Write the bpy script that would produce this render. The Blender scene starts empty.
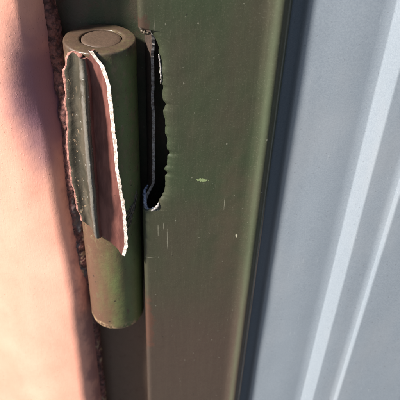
import bpy, bmesh, math, random
from mathutils import Matrix, Vector, noise
random.seed(4)
MM = 0.001
scene = bpy.context.scene

# ---------------------------------------------------------------- camera
cam_d = bpy.data.cameras.new("camera")
cam = bpy.data.objects.new("camera", cam_d)
scene.collection.objects.link(cam)
scene.camera = cam
cam_d.sensor_width = 36.0
cam_d.lens = 610.0 / 400.0 * 36.0
cam_d.clip_start = 0.005
cam_d.clip_end = 100.0
pitch, roll = math.radians(38.354), math.radians(2.751)
Fw = Vector((0, math.cos(pitch), -math.sin(pitch)))
u0 = Vector((0, math.sin(pitch), math.cos(pitch)))
r0 = Vector((1, 0, 0))
Rt = math.cos(roll) * r0 + math.sin(roll) * u0
Up = -math.sin(roll) * r0 + math.cos(roll) * u0
M = Matrix((Rt, Up, -Fw)).transposed().to_4x4()
M.translation = Vector((0, -0.23369, 0.18492))
cam.matrix_world = M
cam_d.dof.use_dof = True
cam_d.dof.focus_distance = 0.268
cam_d.dof.aperture_fstop = 26.0

# ---------------------------------------------------------------- light
SUN_AZ, SUN_EL = math.radians(63.0), math.radians(40.0)     # azimuth left of the viewing direction's back
to_sun = Vector((-math.sin(SUN_AZ) * math.cos(SUN_EL), -math.cos(SUN_AZ) * math.cos(SUN_EL), math.sin(SUN_EL)))
world = bpy.data.worlds.new("World")
scene.world = world
world.use_nodes = True
wn = world.node_tree
sky = wn.nodes.new("ShaderNodeTexSky")
sky.sky_type = 'NISHITA'
sky.sun_disc = False
sky.sun_elevation = SUN_EL
sky.sun_rotation = math.atan2(to_sun.x, to_sun.y)
wn.links.new(sky.outputs[0], wn.nodes["Background"].inputs[0])
wn.nodes["Background"].inputs[1].default_value = 0.055
sun_d = bpy.data.lights.new("sun", 'SUN')
sun_d.energy = 5.0
sun_d.angle = math.radians(6.0)
sun_d.color = (1.0, 0.94, 0.86)
sun = bpy.data.objects.new("sun", sun_d)
scene.collection.objects.link(sun)
sun.rotation_euler = (-to_sun).to_track_quat('-Z', 'Y').to_euler()
sun.location = to_sun * 3

scene.view_settings.view_transform = 'Standard'
scene.view_settings.look = 'None'
scene.view_settings.gamma = 1.0
scene.view_settings.exposure = 1.1
scene.cycles.max_bounces = 5
scene.cycles.diffuse_bounces = 3
scene.cycles.glossy_bounces = 2

# ---------------------------------------------------------------- node helpers
class NT:
    """small wrapper for building a procedural material (texture space in millimetres)"""
    def __init__(self, name):
        self.m = bpy.data.materials.new(name)
        self.m.use_nodes = True
        self.t = self.m.node_tree
        self.cache = {}
        self.b = self.t.nodes["Principled BSDF"]
        tc = self.n("ShaderNodeTexCoord")
        mp = self.n("ShaderNodeVectorMath", operation='SCALE')
        mp.inputs[3].default_value = 1000.0
        self.t.links.new(tc.outputs["Object"], mp.inputs[0])
        self.co = mp.outputs[0]
        sp = self.n("ShaderNodeSeparateXYZ")
        self.t.links.new(self.co, sp.inputs[0])
        self.x, self.y, self.z = sp.outputs
    def n(self, kind, **kw):
        nd = self.t.nodes.new(kind)
        for k, v in kw.items():
            setattr(nd, k, v)
        return nd
    def put(self, sock, v):
        if isinstance(v, bpy.types.NodeSocket):
            self.t.links.new(v, sock)
        elif isinstance(v, (tuple, list)):
            sock.default_value = (*v, 1.0) if len(v) == 3 and len(sock.default_value) == 4 else v
        else:
            sock.default_value = v
    def math(self, op, a, b=0.0, c=None, clamp=False):
        nd = self.n("ShaderNodeMath", operation=op, use_clamp=clamp)
        self.put(nd.inputs[0], a)
        self.put(nd.inputs[1], b)
        if c is not None:
            self.put(nd.inputs[2], c)
        return nd.outputs[0]
    def noise(self, size, detail=4.0, rough=0.6, stretch=(1, 1, 1), dist=0.0, off=(0, 0, 0)):
        key = (size, detail, rough, stretch, dist, off)
        if key in self.cache:
            return self.cache[key]
        mp = self.n("ShaderNodeMapping")
        self.put(mp.inputs[0], self.co)
        mp.inputs[1].default_value = off
        mp.inputs[3].default_value = tuple(1.0 / s for s in stretch)
        nd = self.n("ShaderNodeTexNoise")
        self.put(nd.inputs["Vector"], mp.outputs[0])
        nd.inputs["Scale"].default_value = 1.0 / size
        nd.inputs["Detail"].default_value = min(detail, 3.0)
        nd.inputs["Roughness"].default_value = rough
        nd.inputs["Distortion"].default_value = dist
        self.cache[key] = nd.outputs[0]
        return nd.outputs[0]
    def voro(self, size, stretch=(1, 1, 1), off=(0, 0, 0), rand=1.0):
        mp = self.n("ShaderNodeMapping")
        self.put(mp.inputs[0], self.co)
        mp.inputs[1].default_value = off
        mp.inputs[3].default_value = tuple(1.0 / s for s in stretch)
        nd = self.n("ShaderNodeTexVoronoi")
        self.put(nd.inputs["Vector"], mp.outputs[0])
        nd.inputs["Scale"].default_value = 1.0 / size
        nd.inputs["Randomness"].default_value = rand
        return nd.outputs["Distance"], nd.outputs["Color"]
    def step(self, v, lo, hi):
        nd = self.n("ShaderNodeMapRange", interpolation_type='SMOOTHSTEP')
        self.put(nd.inputs[0], v)
        nd.inputs[1].default_value = lo
        nd.inputs[2].default_value = hi
        return nd.outputs[0]
    def mix(self, f, a, b):
        nd = self.n("ShaderNodeMix", data_type='RGBA')
        self.put(nd.inputs[0], f)
        self.put(nd.inputs[6], a)
        self.put(nd.inputs[7], b)
        return nd.outputs[2]
    def specks(self, size, radius, share, off=(0, 0, 0), stretch=(1, 1, 1)):
        """scattered dots: a share of voronoi cells carry a dot"""
        d, c = self.voro(size, stretch, off)
        s = self.n("ShaderNodeSeparateColor")
        self.put(s.inputs[0], c)
        rad = self.math('MULTIPLY', s.outputs[1], radius)
        dot = self.math('LESS_THAN', self.math('ADD', d, self.math('MULTIPLY', self.math('SUBTRACT', self.noise(0.7, 1), 0.5), radius * 1.6)), rad)
        on = self.math('LESS_THAN', s.outputs[0], share)
        return self.math('MULTIPLY', dot, on)
    def blob(self, cx, cz, rx, rz, wob=0.35, size=2.0):
        """irregular stain with a centre of its own (x, z in mm)"""
        dx = self.math('DIVIDE', self.math('SUBTRACT', self.x, cx), rx)
        dz = self.math('DIVIDE', self.math('SUBTRACT', self.z, cz), rz)
        r = self.math('SQRT', self.math('ADD', self.math('MULTIPLY', dx, dx), self.math('MULTIPLY', dz, dz)))
        return self.math('ADD', r, self.math('MULTIPLY', self.math('SUBTRACT', self.noise(size, 2), 0.5), wob * 2))
    def bump(self, h, dist, normal=None, strength=1.0):
        nd = self.n("ShaderNodeBump")
        nd.inputs["Strength"].default_value = strength
        nd.inputs["Distance"].default_value = dist * MM
        self.put(nd.inputs["Height"], h)
        if normal is not None:
            self.put(nd.inputs["Normal"], normal)
        return nd.outputs[0]
    def done(self, col, rough, normal=None, metal=0.0, spec=0.5, coat=0.0):
        self.put(self.b.inputs["Base Color"], col)
        self.put(self.b.inputs["Roughness"], rough)
        self.put(self.b.inputs["Metallic"], metal)
        self.put(self.b.inputs["Specular IOR Level"], spec)
        self.put(self.b.inputs["Coat Weight"], coat)
        if normal is not None:
            self.put(self.b.inputs["Normal"], normal)
        return self.m

# ---------------------------------------------------------------- materials
def mat_gate_paint():
    k = NT("olive_gate_paint")
    tone = k.step(k.noise(34, 5, 0.55, (1, 1, 2.2)), 0.35, 0.68)
    low = k.step(k.math('ADD', k.z, k.math('MULTIPLY', k.noise(40, 3), 70)), 60, -90)
    f = k.math('MAXIMUM', k.math('MULTIPLY', tone, 0.55), low)
    c = k.mix(f, (0.035, 0.047, 0.025), (0.060, 0.042, 0.033))
    c = k.mix(k.math('MULTIPLY', k.step(k.noise(1.1, 3, 0.6, (0.8, 1, 26)), 0.45, 0.85), 0.15), c, (0.105, 0.10, 0.065))
    c = k.mix(k.math('MULTIPLY', k.step(k.blob(15, -15, 9, 60, 0.8, 9), 1.2, 0.1), 0.3), c, (0.085, 0.052, 0.040))
    # dust, pinholes, fine vertical scratches
    fine = k.noise(0.8, 4, 0.75)
    c = k.mix(k.math('MULTIPLY', k.step(fine, 0.52, 0.75), 0.35), c, (0.13, 0.125, 0.09))
    c = k.mix(k.math('MULTIPLY', k.math('MULTIPLY', k.specks(2.6, 0.13, 0.5), k.step(k.noise(14, 3), 0.45, 0.6)), 0.5), c, (0.30, 0.29, 0.23))
    c = k.mix(k.math('MULTIPLY', k.specks(7.0, 0.05, 0.14, (5, 1, 3)), 0.6), c, (0.36, 0.35, 0.29))
    c = k.mix(k.math('MULTIPLY', k.specks(5.0, 0.10, 0.15, (9, 4, 2)), 0.7), c, (0.02, 0.02, 0.015))
    scr = k.math('MULTIPLY', k.step(k.noise(0.7, 2, 0.5, (0.45, 1, 34)), 0.70, 0.76), k.step(k.noise(14, 3), 0.48, 0.62))
    c = k.mix(k.math('MULTIPLY', scr, 0.35), c, (0.30, 0.28, 0.22))
    # the pale chip beside the hole, two scuffs further down
    chip = k.step(k.blob(0.6, 12.2, 2.9, 1.0, 1.1, 1.1), 1.0, 0.8)
    c = k.mix(chip, c, (0.20, 0.25, 0.12))
    chip2 = k.step(k.blob(19.5, -22, 0.5, 1.2, 0.9, 0.8), 1.0, 0.7)
    c = k.mix(chip2, c, (0.42, 0.40, 0.30))
    # lighter band paints a highlight along the raised bead, chipped to tan at the outer edge
    bead_highlight = k.math('MULTIPLY', k.step(k.math('ADD', k.math('ABSOLUTE', k.math('SUBTRACT', k.x, 26.6)), k.math('MULTIPLY', k.noise(4, 3, 0.6, (1, 1, 8)), 2.4)), 4.0, 0.8), 0.42)
    c = k.mix(bead_highlight, c, (0.105, 0.128, 0.078))
    tan = k.math('MULTIPLY', k.step(k.math('ADD', k.x, k.math('MULTIPLY', k.noise(1.5, 2, 0.5, (1, 1, 6)), 1.2)), 32.0, 32.3), k.step(k.z, 10, -30))
    c = k.mix(tan, c, (0.30, 0.21, 0.15))
    for (sx, sz, rx, rz) in [(-20.6, -21, 0.22, 5.0), (-15.8, -27, 0.20, 7.5), (-25.5, -40.5, 3.0, 0.16), (-17.9, -18, 0.16, 3.0), (12, -2, 0.16, 4.0)]:
        c = k.mix(k.math('MULTIPLY', k.step(k.blob(sx, sz, rx, rz, 0.5, 1.5), 1.0, 0.6), 0.6), c, (0.27, 0.26, 0.20))
    rustlow = k.step(k.blob(-27, -95, 4.5, 30, 0.9, 5), 1.0, 0.4)
    c = k.mix(k.math('MULTIPLY', rustlow, 0.7), c, (0.10, 0.046, 0.032))
    rusttop = k.step(k.blob(-26.5, 87, 3.4, 5, 0.8, 2.5), 1.0, 0.6)
    c = k.mix(k.math('MULTIPLY', rusttop, 0.8), c, (0.055, 0.03, 0.022))
    n = k.bump(k.noise(16, 3), 0.6, None, 0.5)
    n = k.bump(k.noise(0.9, 5, 0.7, (1, 1, 2)), 0.05, n, 0.6)
    n = k.bump(k.math('SUBTRACT', 1.0, k.math('ADD', scr, chip)), 0.06, n, 0.7)
    r = k.math('ADD', 0.19, k.math('MULTIPLY', k.noise(5, 3, 0.7), 0.28))
    return k.done(c, r, n, 0, 0.5)

def mat_barrel_paint():
    k = NT("worn_green_hinge_paint")
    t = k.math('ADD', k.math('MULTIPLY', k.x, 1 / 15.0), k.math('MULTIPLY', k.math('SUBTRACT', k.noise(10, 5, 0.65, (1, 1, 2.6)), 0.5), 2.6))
    c = k.mix(k.step(t, -0.8, 1.1), (0.125, 0.066, 0.042), (0.135, 0.165, 0.062))  # worn brown to green, right side brightened to paint in light there
    c = k.mix(k.math('MULTIPLY', k.step(k.noise(3.2, 6, 0.75, (1, 1, 1.6)), 0.50, 0.68), k.step(k.z, 30, 110)), c, (0.190, 0.150, 0.080))
    c = k.mix(k.step(k.noise(4.5, 3, 0.7, (1, 1, 2), 0, (7, 2, 5)), 0.58, 0.72), c, (0.125, 0.090, 0.050))
    c = k.mix(k.math('MULTIPLY', k.step(k.noise(0.7, 4, 0.75), 0.52, 0.7), 0.4), c, (0.055, 0.052, 0.030))
    # bare brown metal on the end face and its rim
    top = k.step(k.math('ADD', k.z, k.math('MULTIPLY', k.noise(3, 4, 0.7), 9)), 172, 180)
    rust = k.mix(k.noise(2.2, 5, 0.7), (0.042, 0.030, 0.020), (0.105, 0.066, 0.046))
    c = k.mix(top, c, rust)
    # chips at the lower rim
    bot = k.math('MULTIPLY', k.step(k.noise(2.4, 4, 0.7), 0.47, 0.53), k.step(k.math('ADD', k.z, k.math('MULTIPLY', k.noise(5, 3), 10)), 11.0, 7.5))
    c = k.mix(bot, c, (0.40, 0.27, 0.16))
    c = k.mix(k.math('MULTIPLY', k.specks(3.0, 0.14, 0.25), 0.6), c, (0.30, 0.28, 0.19))
    c = k.mix(k.math('MULTIPLY', k.specks(3.6, 0.18, 0.35, (3, 8, 1)), 0.85), c, (0.03, 0.025, 0.018))
    n = k.bump(k.noise(6, 4, 0.6), 0.5, None, 0.5)
    n = k.bump(k.noise(0.9, 5, 0.75), 0.10, n, 0.8)
    n = k.bump(k.math('SUBTRACT', 1.0, bot), 0.08, n, 0.8)
    r = k.math('ADD', 0.26, k.math('MULTIPLY', k.noise(3, 3, 0.7), 0.32))
    return k.done(c, r, n, 0, 0.5)

def mat_pin():
    k = NT("rusty_pin_end")
    c = k.mix(k.noise(2.0, 6, 0.7), (0.045, 0.031, 0.021), (0.115, 0.072, 0.050))
    c = k.mix(k.math('MULTIPLY', k.specks(1.6, 0.2, 0.4), 0.7), c, (0.05, 0.035, 0.025))
    n = k.bump(k.noise(1.0, 5, 0.75), 0.15, None, 0.8)
    return k.done(c, 0.6, n, 0, 0.4)

def mat_salmon():
    k = NT("salmon_post_paint")
    c = k.mix(k.step(k.noise(30, 4, 0.55, (1, 1, 2)), 0.3, 0.7), (0.76, 0.35, 0.255), (0.82, 0.41, 0.305))
    c = k.mix(k.math('MULTIPLY', k.step(k.noise(1.1, 4, 0.7, (0.8, 1, 5)), 0.5, 0.75), 0.30), c, (0.60, 0.26, 0.19))
    c = k.mix(k.math('MULTIPLY', k.specks(3.2, 0.12, 0.4, (2, 3, 4)), 0.7), c, (0.30, 0.14, 0.09))
    c = k.mix(k.math('MULTIPLY', k.specks(9.0, 0.07, 0.3, (7, 3, 4)), 0.7), c, (0.20, 0.09, 0.06))
    # scorched grime next to the welded seam
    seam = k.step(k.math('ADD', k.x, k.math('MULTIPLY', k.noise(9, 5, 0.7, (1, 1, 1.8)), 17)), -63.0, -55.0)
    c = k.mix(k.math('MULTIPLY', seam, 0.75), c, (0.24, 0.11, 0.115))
    cast_shade = k.step(k.blob(-73, 45, 22, 47, 0.22, 12), 1.15, 0.25)      # soft shadow beside the hinge, painted into the colour
    c = k.mix(k.math('MULTIPLY', cast_shade, 0.88), c, (0.215, 0.11, 0.165))
    n = k.bump(k.noise(3.2, 3, 0.5), 0.15, None, 0.5)
    n = k.bump(k.noise(0.8, 3, 0.7, (0.8, 1, 3)), 0.12, n, 0.7)
    n = k.bump(k.step(k.noise(1.3, 2, 0.6, (1, 1, 1), 0, (4, 9, 1)), 0.66, 0.74), 0.10, n, 0.8)
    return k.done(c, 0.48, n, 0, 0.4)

def mat_crust():
    k = NT("rusty_weld_crust")
    v = k.noise(3.0, 6, 0.75)
    c = k.mix(k.step(v, 0.35, 0.65), (0.050, 0.024, 0.024), (0.21, 0.085, 0.072))
    grey = k.math('MULTIPLY', k.step(k.noise(9, 4, 0.6, (1, 1, 2), 0, (3, 0, 8)), 0.56, 0.66), k.step(k.z, 10, -30))
    c = k.mix(grey, c, k.mix(k.noise(1.6, 4), (0.05, 0.045, 0.050), (0.14, 0.12, 0.12)))
    tan = k.math('MULTIPLY', k.step(k.noise(5, 4, 0.7, (1, 1, 1.5), 0, (30, 0, 8)), 0.55, 0.62), k.step(k.z, -20, -50))
    c = k.mix(tan, c, (0.30, 0.20, 0.13))
    n = k.bump(k.noise(1.0, 6, 0.8), 0.35, None, 0.9)
    return k.done(c, 0.72, n, 0, 0.3)

def mat_plate():
    k = NT("dark_green_plate_paint")
    c = k.mix(k.step(k.noise(12, 5, 0.65, (1, 1, 2)), 0.4, 0.65), (0.042, 0.052, 0.028), (0.080, 0.060, 0.042))
    low = k.step(k.z, -40, -110)
    c = k.mix(k.math('MULTIPLY', low, 0.8), c, (0.140, 0.085, 0.062))
    c = k.mix(k.math('MULTIPLY', k.specks(3.4, 0.12, 0.3), 0.5), c, (0.16, 0.15, 0.12))
    c = k.mix(k.math('MULTIPLY', k.step(k.noise(3.5, 5, 0.7), 0.56, 0.72), 0.6), c, (0.080, 0.040, 0.030))
    n = k.bump(k.noise(1.3, 5, 0.75), 0.2, None, 0.7)
    return k.done(c, k.math('ADD', 0.40, k.math('MULTIPLY', k.noise(4, 4), 0.3)), n, 0, 0.5)

def mat_zinc():
    k = NT("galvanised_zinc")
    f = k.step(k.noise(0.7, 3, 0.8), 0.25, 0.75)
    c = k.mix(f, (0.205, 0.240, 0.282), (0.265, 0.302, 0.345))
    c = k.mix(k.math('MULTIPLY', k.step(k.noise(26, 4, 0.6, (1, 1, 2.5)), 0.45, 0.75), 0.35), c, (0.30, 0.315, 0.34))
    c = k.mix(k.math('MULTIPLY', k.specks(2.2, 0.2, 0.35), 0.45), c, (0.16, 0.17, 0.19))
    scr = k.math('MULTIPLY', k.step(k.noise(0.6, 2, 0.5, (0.5, 1, 16)), 0.70, 0.75), k.step(k.noise(9, 2), 0.54, 0.62))
    c = k.mix(k.math('MULTIPLY', scr, 0.3), c, (0.65, 0.67, 0.70))
    n = k.bump(k.noise(22, 2), 0.5, None, 0.35)
    n = k.bump(k.noise(0.7, 4, 0.7), 0.04, n, 0.6)
    return k.done(c, k.math('ADD', 0.42, k.math('MULTIPLY', k.noise(2, 4), 0.2)), n, 0.15, 0.5)

def mat_torn_steel(name, a, b, metal, rough):
    k = NT(name)
    c = k.mix(k.step(k.noise(1.3, 5, 0.75), 0.35, 0.65), a, b)
    n = k.bump(k.noise(0.6, 4, 0.7), 0.12, None, 0.8)
    return k.done(c, rough, n, metal, 0.5)

def mat_tongue_green():
    k = NT("greyed_green_flange_paint")
    c = k.mix(k.step(k.noise(8, 5, 0.65, (1, 1, 3)), 0.38, 0.66), (0.050, 0.044, 0.032), (0.100, 0.082, 0.060))
    c = k.mix(k.math('MULTIPLY', k.step(k.blob(-4.9, 20, 1.5, 75, 0.6, 3), 1.0, 0.4), 0.7), c, (0.19, 0.175, 0.155))  # pale streak paints the highlight on the wing's crest
    chips = k.math('MULTIPLY', k.step(k.noise(2.2, 4, 0.7, (1, 1, 2)), 0.60, 0.66), k.step(k.math('ADD', k.x, k.math('MULTIPLY', k.noise(6, 3), 6)), -4.5, -9.0))
    c = k.mix(chips, c, (0.36, 0.25, 0.16))
    c = k.mix(k.math('MULTIPLY', k.specks(2.6, 0.2, 0.4), 0.7), c, (0.38, 0.36, 0.32))
    n = k.bump(k.noise(4, 4, 0.6), 0.5, None, 0.5)
    n = k.bump(k.noise(0.8, 5, 0.75), 0.12, n, 0.8)
    n = k.bump(k.math('SUBTRACT', 1.0, chips), 0.15, n, 0.8)
    return k.done(c, 0.30, n, 0, 0.5)

def mat_primer():
    k = NT("red_oxide_primer")
    c = k.mix(k.step(k.noise(5, 5, 0.65, (0.6, 1, 4)), 0.35, 0.7), (0.125, 0.046, 0.038), (0.215, 0.085, 0.068))
    c = k.mix(k.math('MULTIPLY', k.specks(2.6, 0.18, 0.3), 0.7), c, (0.10, 0.045, 0.035))
    n = k.bump(k.noise(1.1, 5, 0.7, (0.8, 1, 3)), 0.15, None, 0.8)
    return k.done(c, 0.5, n, 0, 0.4)

def mat_ground():
    k = NT("dark_asphalt")
    c = k.mix(k.noise(60, 6, 0.65), (0.035, 0.035, 0.036), (0.065, 0.064, 0.062))
    return k.done(c, 0.85, k.bump(k.noise(6, 5, 0.7), 1.0, None, 0.6))

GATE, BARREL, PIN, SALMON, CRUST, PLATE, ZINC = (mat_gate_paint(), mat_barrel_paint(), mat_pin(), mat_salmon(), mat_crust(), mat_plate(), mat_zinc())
TGREEN, PRIMER, GROUND = mat_tongue_green(), mat_primer(), mat_ground()
BRIGHT = mat_torn_steel("bright_torn_edge", (0.34, 0.27, 0.22), (0.78, 0.75, 0.70), 0.0, 0.5)
DULL = mat_torn_steel("dull_torn_edge", (0.16, 0.14, 0.13), (0.46, 0.44, 0.43), 0.3, 0.5)
PINKEDGE = mat_torn_steel("primer_coated_edge", (0.18, 0.075, 0.062), (0.40, 0.20, 0.16), 0.0, 0.5)
BLACKSCAR = mat_torn_steel("dark_weld_scar", (0.03, 0.024, 0.018), (0.16, 0.12, 0.08), 0.0, 0.5)
BLUESTEEL = mat_torn_steel("blued_steel", (0.05, 0.06, 0.10), (0.22, 0.24, 0.32), 0.4, 0.35)
INSIDE_GAPSHADE = mat_torn_steel("rusted_inside_gap_shade", (0.030, 0.018, 0.012), (0.055, 0.032, 0.022), 0.0, 0.8)

# ---------------------------------------------------------------- mesh helpers
COL = scene.collection
def empty(name, loc, label, cat):
    o = bpy.data.objects.new(name, None)
    o.empty_display_size = 0.02
    o.location = loc
    COL.objects.link(o)
    o["label"] = label
    o["category"] = cat
    return o

def link(name, bm, mats, parent=None, origin=(0, 0, 0), smooth=True, recalc=False):
    """vertices are in world millimetres; the object's origin is put at origin (mm)"""
    if recalc:
        bmesh.ops.recalc_face_normals(bm, faces=bm.faces)
    og = Vector(origin)
    for v in bm.verts:
        v.co = (v.co - og) * MM
    me = bpy.data.meshes.new(name)
    for f in bm.faces:
        f.smooth = smooth
    bm.to_mesh(me)
    bm.free()
    o = bpy.data.objects.new(name, me)
    for m in (mats if isinstance(mats, (list, tuple)) else [mats]):
        me.materials.append(m)
    COL.objects.link(o)
    ploc = Vector((0, 0, 0))
    p = parent
    while p is not None:
        ploc += p.location
        p = p.parent
    o.parent = parent
    o.location = og * MM - ploc
    return o

def fn(x, y=0.0, z=0.0, octs=4):
    return noise.fractal(Vector((x, y, z)), 1.0, 2.0, octs)

def interp(tbl, t):
    """piecewise-linear table, keys ascending"""
    if t <= tbl[0][0]:
        return tbl[0][1]
    for (a, va), (b, vb) in zip(tbl, tbl[1:]):
        if t <= b:
            return va + (vb - va) * (t - a) / (b - a)
    return tbl[-1][1]

def sstep(a, b, t):
    t = max(0.0, min(1.0, (t - a) / (b - a)))
    return t * t * (3 - 2 * t)

def grid(bm, rows, mi=0, close=False):
    vs = [[bm.verts.new(p) for p in r] for r in rows]
    out = []
    for i in range(len(vs) - 1):
        n = len(vs[i])
        for j in range(n if close else n - 1):
            f = bm.faces.new((vs[i][j], vs[i][(j + 1) % n], vs[i + 1][(j + 1) % n], vs[i + 1][j]))
            f.material_index = mi
            out.append(f)
    return vs, out

def tube_along(bm, pts, rad, seg=8, wob=0.0, flat=1.0):
    """round bar through pts; rad is a number or a list"""
    rows = []
    for i, p in enumerate(pts):
        p = Vector(p)
        d = (Vector(pts[min(i + 1, len(pts) - 1)]) - Vector(pts[max(i - 1, 0)])).normalized()
        a = d.cross(Vector((0.13, 1, 0.07))).normalized()
        b = d.cross(a)
        r = rad[i] if isinstance(rad, (list, tuple)) else rad
        rows.append([p + (a * math.cos(2 * math.pi * k / seg) + b * math.sin(2 * math.pi * k / seg) * flat) * r * (1 + wob * fn(p.x * .7 + k * 1.7, p.y * .7, p.z * .7)) for k in range(seg)])
    vs, _ = grid(bm, rows, 0, True)
    bm.faces.new(list(reversed(vs[0])))
    bm.faces.new(vs[-1])

def smooth_path(pts, n):
    out = []
    P = [Vector(p) for p in pts]
    P = [2 * P[0] - P[1]] + P + [2 * P[-1] - P[-2]]
    for i in range(1, len(P) - 2):
        for k in range(n):
            t = k / n
            a, b, c, d = P[i - 1:i + 3]
            out.append(0.5 * ((2 * b) + (c - a) * t + (2 * a - 5 * b + 4 * c - d) * t * t + (3 * b - a - 3 * c + d) * t ** 3))
    out.append(P[-2])
    return out

GZ = -900.0
# ---------------------------------------------------------------- ground
bm = bmesh.new()
grid(bm, [[(x, y, GZ) for x in (-20000, 20000)] for y in (-20000, 20000)])
g = link("ground", bm, GROUND)
g["kind"] = "structure"

# ---------------------------------------------------------------- gate post
post = empty("gate_post", (-0.12, 0.05, GZ * MM), "sunlit salmon pink gate post with rough rusty seam beside the hinge", "post")
FRONT = 7.0
PX = [-240, -220, -200, -180, -165, -150, -140, -132, -126]
def post_profile():
    pts = [(-240.0, 160.0), (-240.0, FRONT + 10), (-237, FRONT + 3), (-230, FRONT)]
    x = -222.0
    while x < -78:
        pts.append((x, FRONT))
        x += 3.0
    a, b = 12.5, 19.0
    for k in range(0, 41):
        t = math.pi / 2 * k / 40
        pts.append((-77.5 + a * math.sin(t), FRONT + b - b * math.cos(t)))
    pts += [(-65.0, 40.0), (-65.0, 160.0)]
    return pts
zs = [GZ, -700, -500, -400, -330, -280]
z = -260.0
while z < 150:
    zs.append(z)
    z += 2.0
zs += [150, 200, 260, 330, 420]
rows = []
for z in zs:
    r = []
    for (x, y) in post_profile():
        w = 0.9 * fn(x / 40, 3.1, z / 60, 3)
        # dent added to turn the face from the sun and darken this patch
        d = 10.0 * math.exp(-((x + 67) / 14.0) ** 2 - ((z - 46) / 34.0) ** 2) if y < 60 else 0.0
        sh = interp([(-175, 1.5), (-76, 3.0), (-17, 0.0), (42, -0.5), (96, -3.5)], z) * sstep(-100, -66, x)
        turn = (0.5 * (math.sqrt((x + 92.0) ** 2 + 400.0) - (x + 92.0)) * 0.40 - 1.7) if y < 60 else 0.0      # the face is turned a little towards the left
        r.append((x + sh, y + w + d + turn, z))
    rows.append(r)
bm = bmesh.new()
grid(bm, rows)
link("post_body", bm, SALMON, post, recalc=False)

# weld seam: lumpy crust running down the post's inner edge
bm = bmesh.new()
rows = []
z = -300.0
while z < 190:
    cy = interp([(-175, 23.0), (-90, 20.5), (-60, 18.0), (0, 19.0), (30, 23.0), (60, 23.5), (96, 21.0)], z)
    cx = -66.3 + interp([(-175, 2.6), (-76, 2.2), (-17, -0.6), (42, 0.2), (96, -3.6)], z) + 0.8 * fn(z / 9.0, 7.7)
    rr = interp([(-175, 2.6), (-90, 3.4), (-60, 4.8), (-10, 4.8), (40, 4.2), (96, 3.2)], z)
    r = []
    for k in range(30):
        a = math.pi * (0.95 + 1.15 * k / 29)
        p = Vector((cx + rr * math.cos(a), cy + rr * 1.15 * math.sin(a), z))
        d = 1.0 + 0.20 * fn(p.x / 7, p.y / 7, z / 10, 4) + 0.11 * fn(p.x / 1.1, p.y / 1.3, z / 1.3, 3)
        zz = z + 0.9 * fn(p.x / 3, p.y / 3 + 9, z / 3, 2)
        r.append((cx + rr * d * math.cos(a), cy + rr * 1.15 * d * math.sin(a), zz))
    rows.append(r)
    z += 0.7
grid(bm, rows)
link("weld_seam", bm, CRUST, post)

# plate that carries the hinge
bm = bmesh.new()
xs = [-70 + 2.0 * i for i in range(27)]
zz = [GZ, -600, -400] + [-300 + 4.0 * i for i in range(125)] + [300, 420]
rows = [[(x, 29.9 + 0.30 * fn(x / 12, 1.0, z / 18, 3), z) for x in xs] + [(-17.2, 30.2, z), (-17.0, 31, z), (-17, 36, z), (-70, 36, z)] for z in zz]
grid(bm, rows)
link("mounting_plate", bm, PLATE, post)

# ---------------------------------------------------------------- hinge
HX, HY, HR, HZ0, HZ1 = -46.3, 13.0, 15.6, -98.5, 75.5
hinge = empty("hinge", (HX * MM, HY * MM, HZ0 * MM), "worn green steel barrel hinge with a torn metal flange", "hinge")
bm = bmesh.new()
SEG = 96
prof = [(0.0, 0.0), (HR - 5, 0.0), (HR - 2.2, 0.15), (HR - 1.0, 0.6), (HR - 0.3, 1.5), (HR, 3.0)]
zc = 5.0
H = HZ1 - HZ0
while zc < H - 3:
    prof.append((HR, zc))
    zc += 2.0
prof += [(HR, H - 1.6), (HR, H - 1.0), (HR - 0.12, H - 0.5), (HR - 0.4, H - 0.15), (HR - 0.9, H), (HR - 4.2, H + 0.05), (9.6, H), (9.25, H - 0.06), (9.12, H - 0.35), (9.1, H - 4)]
rows = []
for (r, zc) in prof:
    row = []
    for k in range(SEG):
        a = 2 * math.pi * k / SEG
        ox = 0.5 if r <= 9.5 and zc > 100 else 0.0
        p = Vector((r * math.cos(a), r * math.sin(a), zc))
        w = 1.0 + (0.004 * fn(p.x / 6, p.y / 6, zc / 9, 3) if r > 6 else 0)
        if r < 12 and zc > 100 and r > 8.9:
            w *= 1 + 0.02 * fn(p.x / 2, p.y / 2, 4, 3)
        dz = 0.18 * fn(p.x / 5, p.y / 5, 11.0, 3) if (zc > H - 2 or zc < 2) else 0
        row.append((HX + ox + p.x * w, HY + p.y * w, HZ0 + zc + dz))
    rows.append(row)
grid(bm, rows, 0, True)
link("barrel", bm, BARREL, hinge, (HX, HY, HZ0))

bm = bmesh.new()
rows = []
for (r, dz) in [(0.01, 0.15), (4, 0.2), (6.5, 0.15), (8.2, 0.05), (8.55, -0.2), (8.7, -0.8), (8.7, -4)]:
    rows.append([(HX + 0.72 + r * math.cos(2 * math.pi * k / 64) * (1 + 0.015 * fn(k / 6.0, 2)), HY - 0.15 + r * math.sin(2 * math.pi * k / 64), HZ1 - 0.15 + dz + 0.15 * fn(r * math.cos(2 * math.pi * k / 64) / 4, r * math.sin(2 * math.pi * k / 64) / 4, 5)) for k in range(64)])
grid(bm, list(reversed(rows)), 0, True)
link("pin", bm, PIN, hinge, (HX, HY, HZ1))

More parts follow.
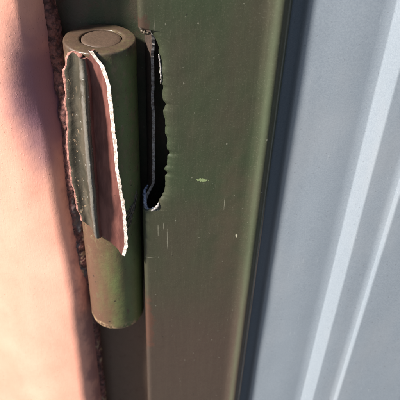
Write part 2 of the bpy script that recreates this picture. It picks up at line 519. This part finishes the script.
# torn flange: strip of the gate's tube wall still welded to the barrel
XL = [(-24, -57.0), (-14, -58.5), (0, -60.6), (26, -61.3), (42, -59.6), (55, -59.4), (66, -58.9), (74, -57.2)]
XR = [(-40, -39.6), (-34, -38.9), (-28, -37.4), (-5, -37.6), (16, -39.2), (38, -40.0), (58, -40.8), (66, -41.8), (71, -43.6), (74, -46.0), (78, -48.4)]
XM = [(-40, -50.0), (-20, -51.2), (16, -50.6), (38, -50.4), (58, -50.0), (68, -50.4), (76, -51.0)]      # crest of the left wing
ZB = [(0.0, -15.0), (0.12, -17.5), (0.32, -21.0), (0.45, -23.0), (0.55, -24.5), (0.75, -29.0), (0.9, -33.0), (1.0, -36.0)]
ZT = [(0.0, 72.4), (0.04, 74.0), (0.1, 74.8), (0.2, 75.0), (0.3, 75.0), (0.42, 74.4), (0.6, 73.2), (0.8, 75.2), (1.0, 77.5)]
NU, NV = 40, 180
def tongue_pt(u, z):
    xl = interp(XL, z) + 0.75 * fn(z / 7.0, 1.3, 0, 3) + 0.10 * fn(z / 1.2, 4.3)
    xr = interp(XR, z) + 0.30 * fn(z / 6.0, 9.1, 0, 2) + 0.05 * fn(z / 1.2, 2.3)
    xm = interp(XM, z) + 0.35 * fn(z / 14.0, 5.1)
    lip = interp([(-40, -4.0), (-5, -4.6), (20, -6.8), (58, -6.6), (66, -5.4), (73, -3.8)], z)
    crest = interp([(-26, -6.4), (0, -8.6), (50, -9.2), (66, -7.6), (73, -5.4)], z)
    bot = -3.3
    u1, u2 = 0.42, 0.52
    if u < u1:                                   # wing, rounded over to the crest
        t = u / u1
        x = xl + (xm - xl) * t
        y = interp([(0, -3.0), (0.12, -3.0), (0.25, -2.5), (0.38, -2.3), (0.5, -2.8), (0.6, -3.9), (0.68, -5.2), (0.76, -6.8), (0.84, -8.2), (0.92, -9.0), (1.0, -9.2)], t) * (crest / -9.2)
    elif u < u2:                                 # steep drop behind the crest
        t = (u - u1) / (u2 - u1)
        x = xm + 1.9 * math.sin(t * math.pi / 2)
        y = crest + (bot - crest) * (1 - math.cos(t * math.pi / 2))
    else:                                        # trough rising to the torn lip
        t = (u - u2) / (1 - u2)
        x0 = xm + 1.9
        x = x0 + (xr - x0) * t
        y = bot + (lip - bot) * t ** 2.4
    y += 0.25 * fn(x / 5, 2.2, z / 9, 3)
    return Vector((x, y, z))
def tongue_row(v):
    r = []
    for j in range(NU + 1):
        u = j / NU
        z0 = interp(ZB, u) + 0.7 * fn(u * 14, 3.3) + 0.35 * fn(u * 45, 1.1)
        z1 = interp(ZT, u) + 0.35 * fn(u * 14, 8.3)
        r.append(tongue_pt(u, z0 + (z1 - z0) * v))
    return r
front = [tongue_row(i / NV) for i in range(NV + 1)]
# back surface: offset away from the viewer along the local normal
back = []
for i in range(NV + 1):
    r = []
    for j in range(NU + 1):
        du = front[i][min(j + 1, NU)] - front[i][max(j - 1, 0)]
        dv = front[min(i + 1, NV)][j] - front[max(i - 1, 0)][j]
        nn = du.cross(dv).normalized()
        if nn.y > 0:
            nn = -nn
        th = 1.9 + 0.30 * fn(front[i][j].z / 3, j * .3)
        q = front[i][j] - nn * th
        if j >= NU - 3:                          # keep the lip's broken face turned to the viewer
            q = Vector((front[i][j].x + th * (0.88 + 0.22 * fn(front[i][j].z / 5, 3.8)), front[i][j].y - 0.45 + 0.3 * fn(front[i][j].z / 1.5, 6.6), front[i][j].z))
            q.y += 1.0 * (NU - j)
        if j <= 2:                               # left edge: broken thickness shows
            q = Vector((front[i][j].x - th * (0.55 + 0.25 * fn(front[i][j].z / 6, 8.8)), front[i][j].y + 0.9 + 0.25 * fn(front[i][j].z / 1.5, 2.6) + 0.8 * j, front[i][j].z))
        r.append(q)
    back.append(r)
bm = bmesh.new()
vf, ff = grid(bm, front)
vb, fb = grid(bm, [list(reversed(r)) for r in back])
for f_i, f in enumerate(ff):
    j = f_i % NU
    f.material_index = 0 if j / NU < 0.455 else 1
for f in fb:
    f.material_index = 0
def rim(a, b, c, d, mi):
    f = bm.faces.new((a, b, c, d))
    f.material_index = mi
for i in range(NV):
    rim(vf[i][0], vf[i + 1][0], vb[i + 1][NU], vb[i][NU], 3)
    rim(vf[i + 1][NU], vf[i][NU], vb[i][0], vb[i + 1][0], 2)
for j in range(NU):
    rim(vf[0][j + 1], vf[0][j], vb[0][NU - j], vb[0][NU - j - 1], 4)
    rim(vf[NV][j], vf[NV][j + 1], vb[NV][NU - j - 1], vb[NV][NU - j], 3)
fl = link("torn_flange", bm, [TGREEN, PRIMER, BRIGHT, PINKEDGE, DULL], hinge, (HX, -4, 0))
fl["label"] = "torn steel strip with bright broken edge and red primer groove"
try:
    fl.data.set_sharp_from_angle(angle=math.radians(50))
except Exception:
    pass

# dark folds of weld scar wrapped round the barrel's right side
def on_barrel(x, z, lift=0.1):
    t = max(-1, min(1, (x - HX) / (HR + lift)))
    return Vector((x, HY - (HR + lift) * math.sqrt(max(0.0, 1 - t * t)), z))
bm = bmesh.new()
for (pts, r) in [([(-37.6, -20), (-35.5, -15.5), (-33.5, -11.5), (-31.6, -4)], 0.75), ([(-37.0, -14), (-35.4, -12.6), (-33.2, -8), (-31.6, -1)], 0.6),
                 ([(-36.8, -22), (-35.0, -18.6), (-34.3, -14.5), (-33.4, -12.8)], 0.6), ([(-36.6, -10), (-35.2, -10.5), (-34.0, -7.0)], 0.5)]:
    path = smooth_path([on_barrel(*p) for p in pts], 8)
    path = [Vector((p.x + 0.35 * fn(p.z / 1.6, r * 9), p.y, p.z + 0.3 * fn(p.z / 2, 4))) for p in path]
    path = [on_barrel(min(p.x, -31.0), p.z) for p in path]
    n = len(path)
    tube_along(bm, path, [r * (0.35 + 0.65 * math.sin(math.pi * (i + .5) / n)) * (1 + .4 * fn(i * .5, r * 30)) for i in range(n)], 8, 0.2)
link("weld_scar", bm, BLACKSCAR, hinge, (HX, HY, 0))

# ---------------------------------------------------------------- gate
gate = empty("gate", (0.0, 0.02, GZ * MM), "olive green steel gate frame with torn hole and grey corrugated cladding", "gate")
TL, TR, TD, RC = -28.5, 32.6, 40.0, 4.0
# closed outline measured along its length, starting at the left wall half way back
def outline():
    pts = []
    def arc(cx, cy, a0, a1, r, n):
        for k in range(n + 1):
            a = math.radians(a0 + (a1 - a0) * k / n)
            pts.append((cx + r * math.cos(a), cy + r * math.sin(a)))
    pts.append((TL, 14.0))
    pts.append((TL, 9.0))
    arc(TL + 3, 3.0, 180, 270, 3.0, 8)
    x = TL + 4
    while x < TR - 5.0:
        pts.append((x, 0.0))
        x += 1.0
    arc(TR - 4.0, 4.0, 270, 360, 4.0, 14)
    pts.append((TR, 24.0))
    arc(TR - RC, TD - RC, 0, 90, RC, 4)
    arc(TL + RC, TD - RC, 90, 180, RC, 4)
    pts.append((TL, 26))
    pts.append((TL, 14.0))
    return pts
OUT = outline()
cum = [0.0]
for a, b in zip(OUT, OUT[1:]):
    cum.append(cum[-1] + math.hypot(b[0] - a[0], b[1] - a[1]))
LEN = cum[-1]
def at_len(s):
    s = max(0.0, min(LEN, s))
    for i in range(len(cum) - 1):
        if s <= cum[i + 1] + 1e-9:
            t = (s - cum[i]) / max(1e-9, cum[i + 1] - cum[i])
            return (OUT[i][0] + (OUT[i + 1][0] - OUT[i][0]) * t, OUT[i][1] + (OUT[i + 1][1] - OUT[i][1]) * t)
    return OUT[-1]
BEAD = [(20.5, 0.0), (22, -0.12), (23.2, -0.45), (24.2, -0.95), (25.4, -1.75), (26.4, -2.4), (27.2, -2.75), (28.0, -2.9), (28.8, -2.8), (29.4, -2.45), (29.9, -2.25), (30.3, -2.15), (30.8, -2.2), (31.4, -2.1), (32.0, -1.6), (32.6, -0.6), (33.2, 0.0)]
S_CORNER = 11.0 + math.pi * 1.5                 # length at which the front face starts (x = TL + 3)
HOLE = [(-9.0, -27.0), (-8.3, -24.0), (-7.0, -21.6), (-4.5, -19.8), (0, -18.6), (8, -17.0), (23, -15.9), (34, -16.4), (49, -17.8), (63, -18.8), (73, -18.9), (79, -20.0), (83.0, -21.6), (85.2, -23.6), (86.2, -26.5)]
zs = [GZ, -700, -500, -350, -250, -200, -160, -130, -100, -80, -60, -45, -35, -28, -22, -17, -13]
z = -11.0
while z < 89:
    zs.append(z)
    z += 0.4
zs += [91, 95, 100, 110, 125, 150, 190, 250, 330, 420]
NS = 180
rows = []
for z in zs:
    inside = -9.0 < z < 86.2
    if inside:
        hx = interp(HOLE, z) + 1.0 * fn(z / 9.0, 12.0, 0, 3) + 3.0 * max(0.0, fn(z / 6.0, 55.0, 0, 2) - 0.15) - 2.2 * max(0.0, fn(z / 5.0, 155.0, 0, 2) - 0.2)
        a = S_CORNER + (hx - (TL + 3.0))
        b = 2.2 + 0.9 * fn(z / 5.0, 77.0) + 0.5 * fn(z / 1.2, 70.0)
        edge = min(1.0, (z + 9.0) / 1.2, (86.2 - z) / 1.2)
        s0 = 7.0
        fine = 0.20 * fn(z / 1.7, 31.0, 0, 2) * max(0.0, edge)
        a = s0 + (a - s0) * max(0.0, edge)
        b = s0 + (b - s0) * max(0.0, edge)
    else:
        a = b = 7.0
    r = []
    # the strip runs from the hole's right lip (a) once round the tube to the left wall's torn edge (LEN + b)
    for j in range(NS + 1):
        if j <= 140:                              # dense over the front face
            s = a + (78.0 - a) * (j / 140.0) ** 1.15
            if inside and j == 0:
                s += fine - 0.2
        else:
            s = 78.0 + (LEN + b - 78.0) * (j - 140) / (NS - 140)
        x, y = at_len(s if s <= LEN else s - LEN)
        if inside and s < 40:
            k = max(0.0, s - a)
            y += (1.5 + 0.7 * fn(z / 9.0, 21.0)) * math.exp(-k / 1.5) * max(0, edge) if a > S_CORNER - 3 else 0
        if inside and s > LEN - 16:              # left wall buckled inwards beside the hole
            k = (s - (LEN - 16)) / (16 + b)
            x += (4.3 + 0.5 * fn(z / 14.0, 41.0)) * k * k * min(1.0, (z + 9.0) / 10.0, (86.2 - z) / 7.0)
        if s < 78:
            y += interp(BEAD, x)
            y += 0.22 * fn(x / 16, 5.0, z / 26, 3)
        r.append((x, y, z))
    rows.append(r)
bm = bmesh.new()
grid(bm, rows)
bmesh.ops.remove_doubles(bm, verts=bm.verts, dist=0.02)
ft = link("frame_tube", bm, [GATE, DULL, INSIDE_GAPSHADE, INSIDE_GAPSHADE, DULL, INSIDE_GAPSHADE], gate, (0, 0, 0), recalc=True)
for pl in ft.data.polygons:
    if pl.center.x < (TL + 6) * MM and pl.center.y > 4.5 * MM and pl.normal.x < -0.3:
        pl.material_index = 3  # outer left wall given the dark rust to paint in the gap's shade
so = ft.modifiers.new("wall", 'SOLIDIFY')
so.thickness = 1.4 * MM
so.offset = -1.0
so.use_rim = True
so.material_offset_rim = 1
so.material_offset = 2
es = ft.modifiers.new("crisp_edges", 'EDGE_SPLIT')
es.split_angle = math.radians(50)
ft["label"] = "olive green frame tube with a ragged hole at its left edge"

# crumpled scraps of tube wall at the two ends of the hole
def scrap(pts, rad, mat, flat, seed):
    bm = bmesh.new()
    path = [p + Vector((0.35 * fn(i / 2.3, seed), 0.35 * fn(i / 2.3, seed + 3), 0.3 * fn(i / 2.3, seed + 7))) for i, p in enumerate(smooth_path(pts, 8))]
    n = len(path)
    tube_along(bm, path, [rad * (0.45 + 0.55 * math.sin(math.pi * (i + .5) / n)) * (1 + .45 * fn(i * .4, seed)) for i in range(n)], 10, 0.5, flat)
    return link("torn_burr", bm, mat, gate, tuple(path[0]))
scrap([(-26.2, 7.5, 2), (-27.6, 5.0, 0.0), (-27.4, 3.0, -3.5), (-27.0, 1.6, -6.5), (-25.2, 1.2, -8.6), (-22.5, 1.3, -7.4)], 0.95, BLUESTEEL, 0.6, 2.0)
scrap([(-24.5, 0.6, -8.9), (-22.6, 0.2, -7.6), (-20.8, 0.2, -5.6), (-20.2, 0.8, -3.6)], 0.75, DULL, 0.7, 9.0)
scrap([(-27.6, 1.6, 87), (-26.6, 0.8, 84.8), (-24.6, 0.9, 83.9), (-23.4, 1.8, 83.4)], 0.8, BLACKSCAR, 0.7, 5.0)
scrap([(-20.0, 1.4, 75), (-19.3, 0.9, 70), (-19.0, 0.8, 65), (-19.2, 1.5, 61)], 0.4, DULL, 0.6, 7.0)

# cladding: ribbed galvanised sheet on the gate's face, a little behind the tube's front
prof = [(31.0, 14.0), (34.5, 13.6), (37.0, 12.6), (38.2, 11.2), (38.9, 9.0), (39.6, 7.9), (41.0, 7.3), (44.0, 7.1), (48, 7.05), (52, 6.85), (56, 6.6), (60, 6.45), (64, 6.45), (68, 6.65), (73.0, 6.97), (73.5, 6.7), (73.8, 6.3),
        (78.1, -0.9), (78.4, -1.2), (79.0, -1.3), (84, -1.3), (88.0, -1.3), (91.4, -1.35), (91.7, -1.7), (92.6, -3.3), (92.9, -3.55), (93.6, -3.6), (100, -3.6), (110, -3.6), (120, -3.6), (130, -3.6)]
# repeat the rib further along, outside the photograph's view
x0 = 130
prof += [(x0 + 8, -3.6), (x0 + 11, -2.4), (x0 + 16, 5.5), (x0 + 20, 7.0), (x0 + 60, 7.0), (x0 + 66, -0.2), (x0 + 70, -1.3), (x0 + 82, -1.3), (x0 + 86, -4.4), (x0 + 140, -4.5)]
zz = [GZ + 60, -600, -400] + [-300 + 5.0 * i for i in range(100)] + [260, 340, 420]
bm = bmesh.new()
rows = [[(x * 0.997, y - 3.2 + 0.35 * fn(x / 30, 8.0, z / 70, 3), z) for (x, y) in prof] for z in zz]
grid(bm, rows)
sh = link("cladding_sheet", bm, ZINC, gate)
so = sh.modifiers.new("gauge", 'SOLIDIFY')
so.thickness = 0.7 * MM
so.offset = -1.0
sh["label"] = "ribbed grey galvanised steel sheet"
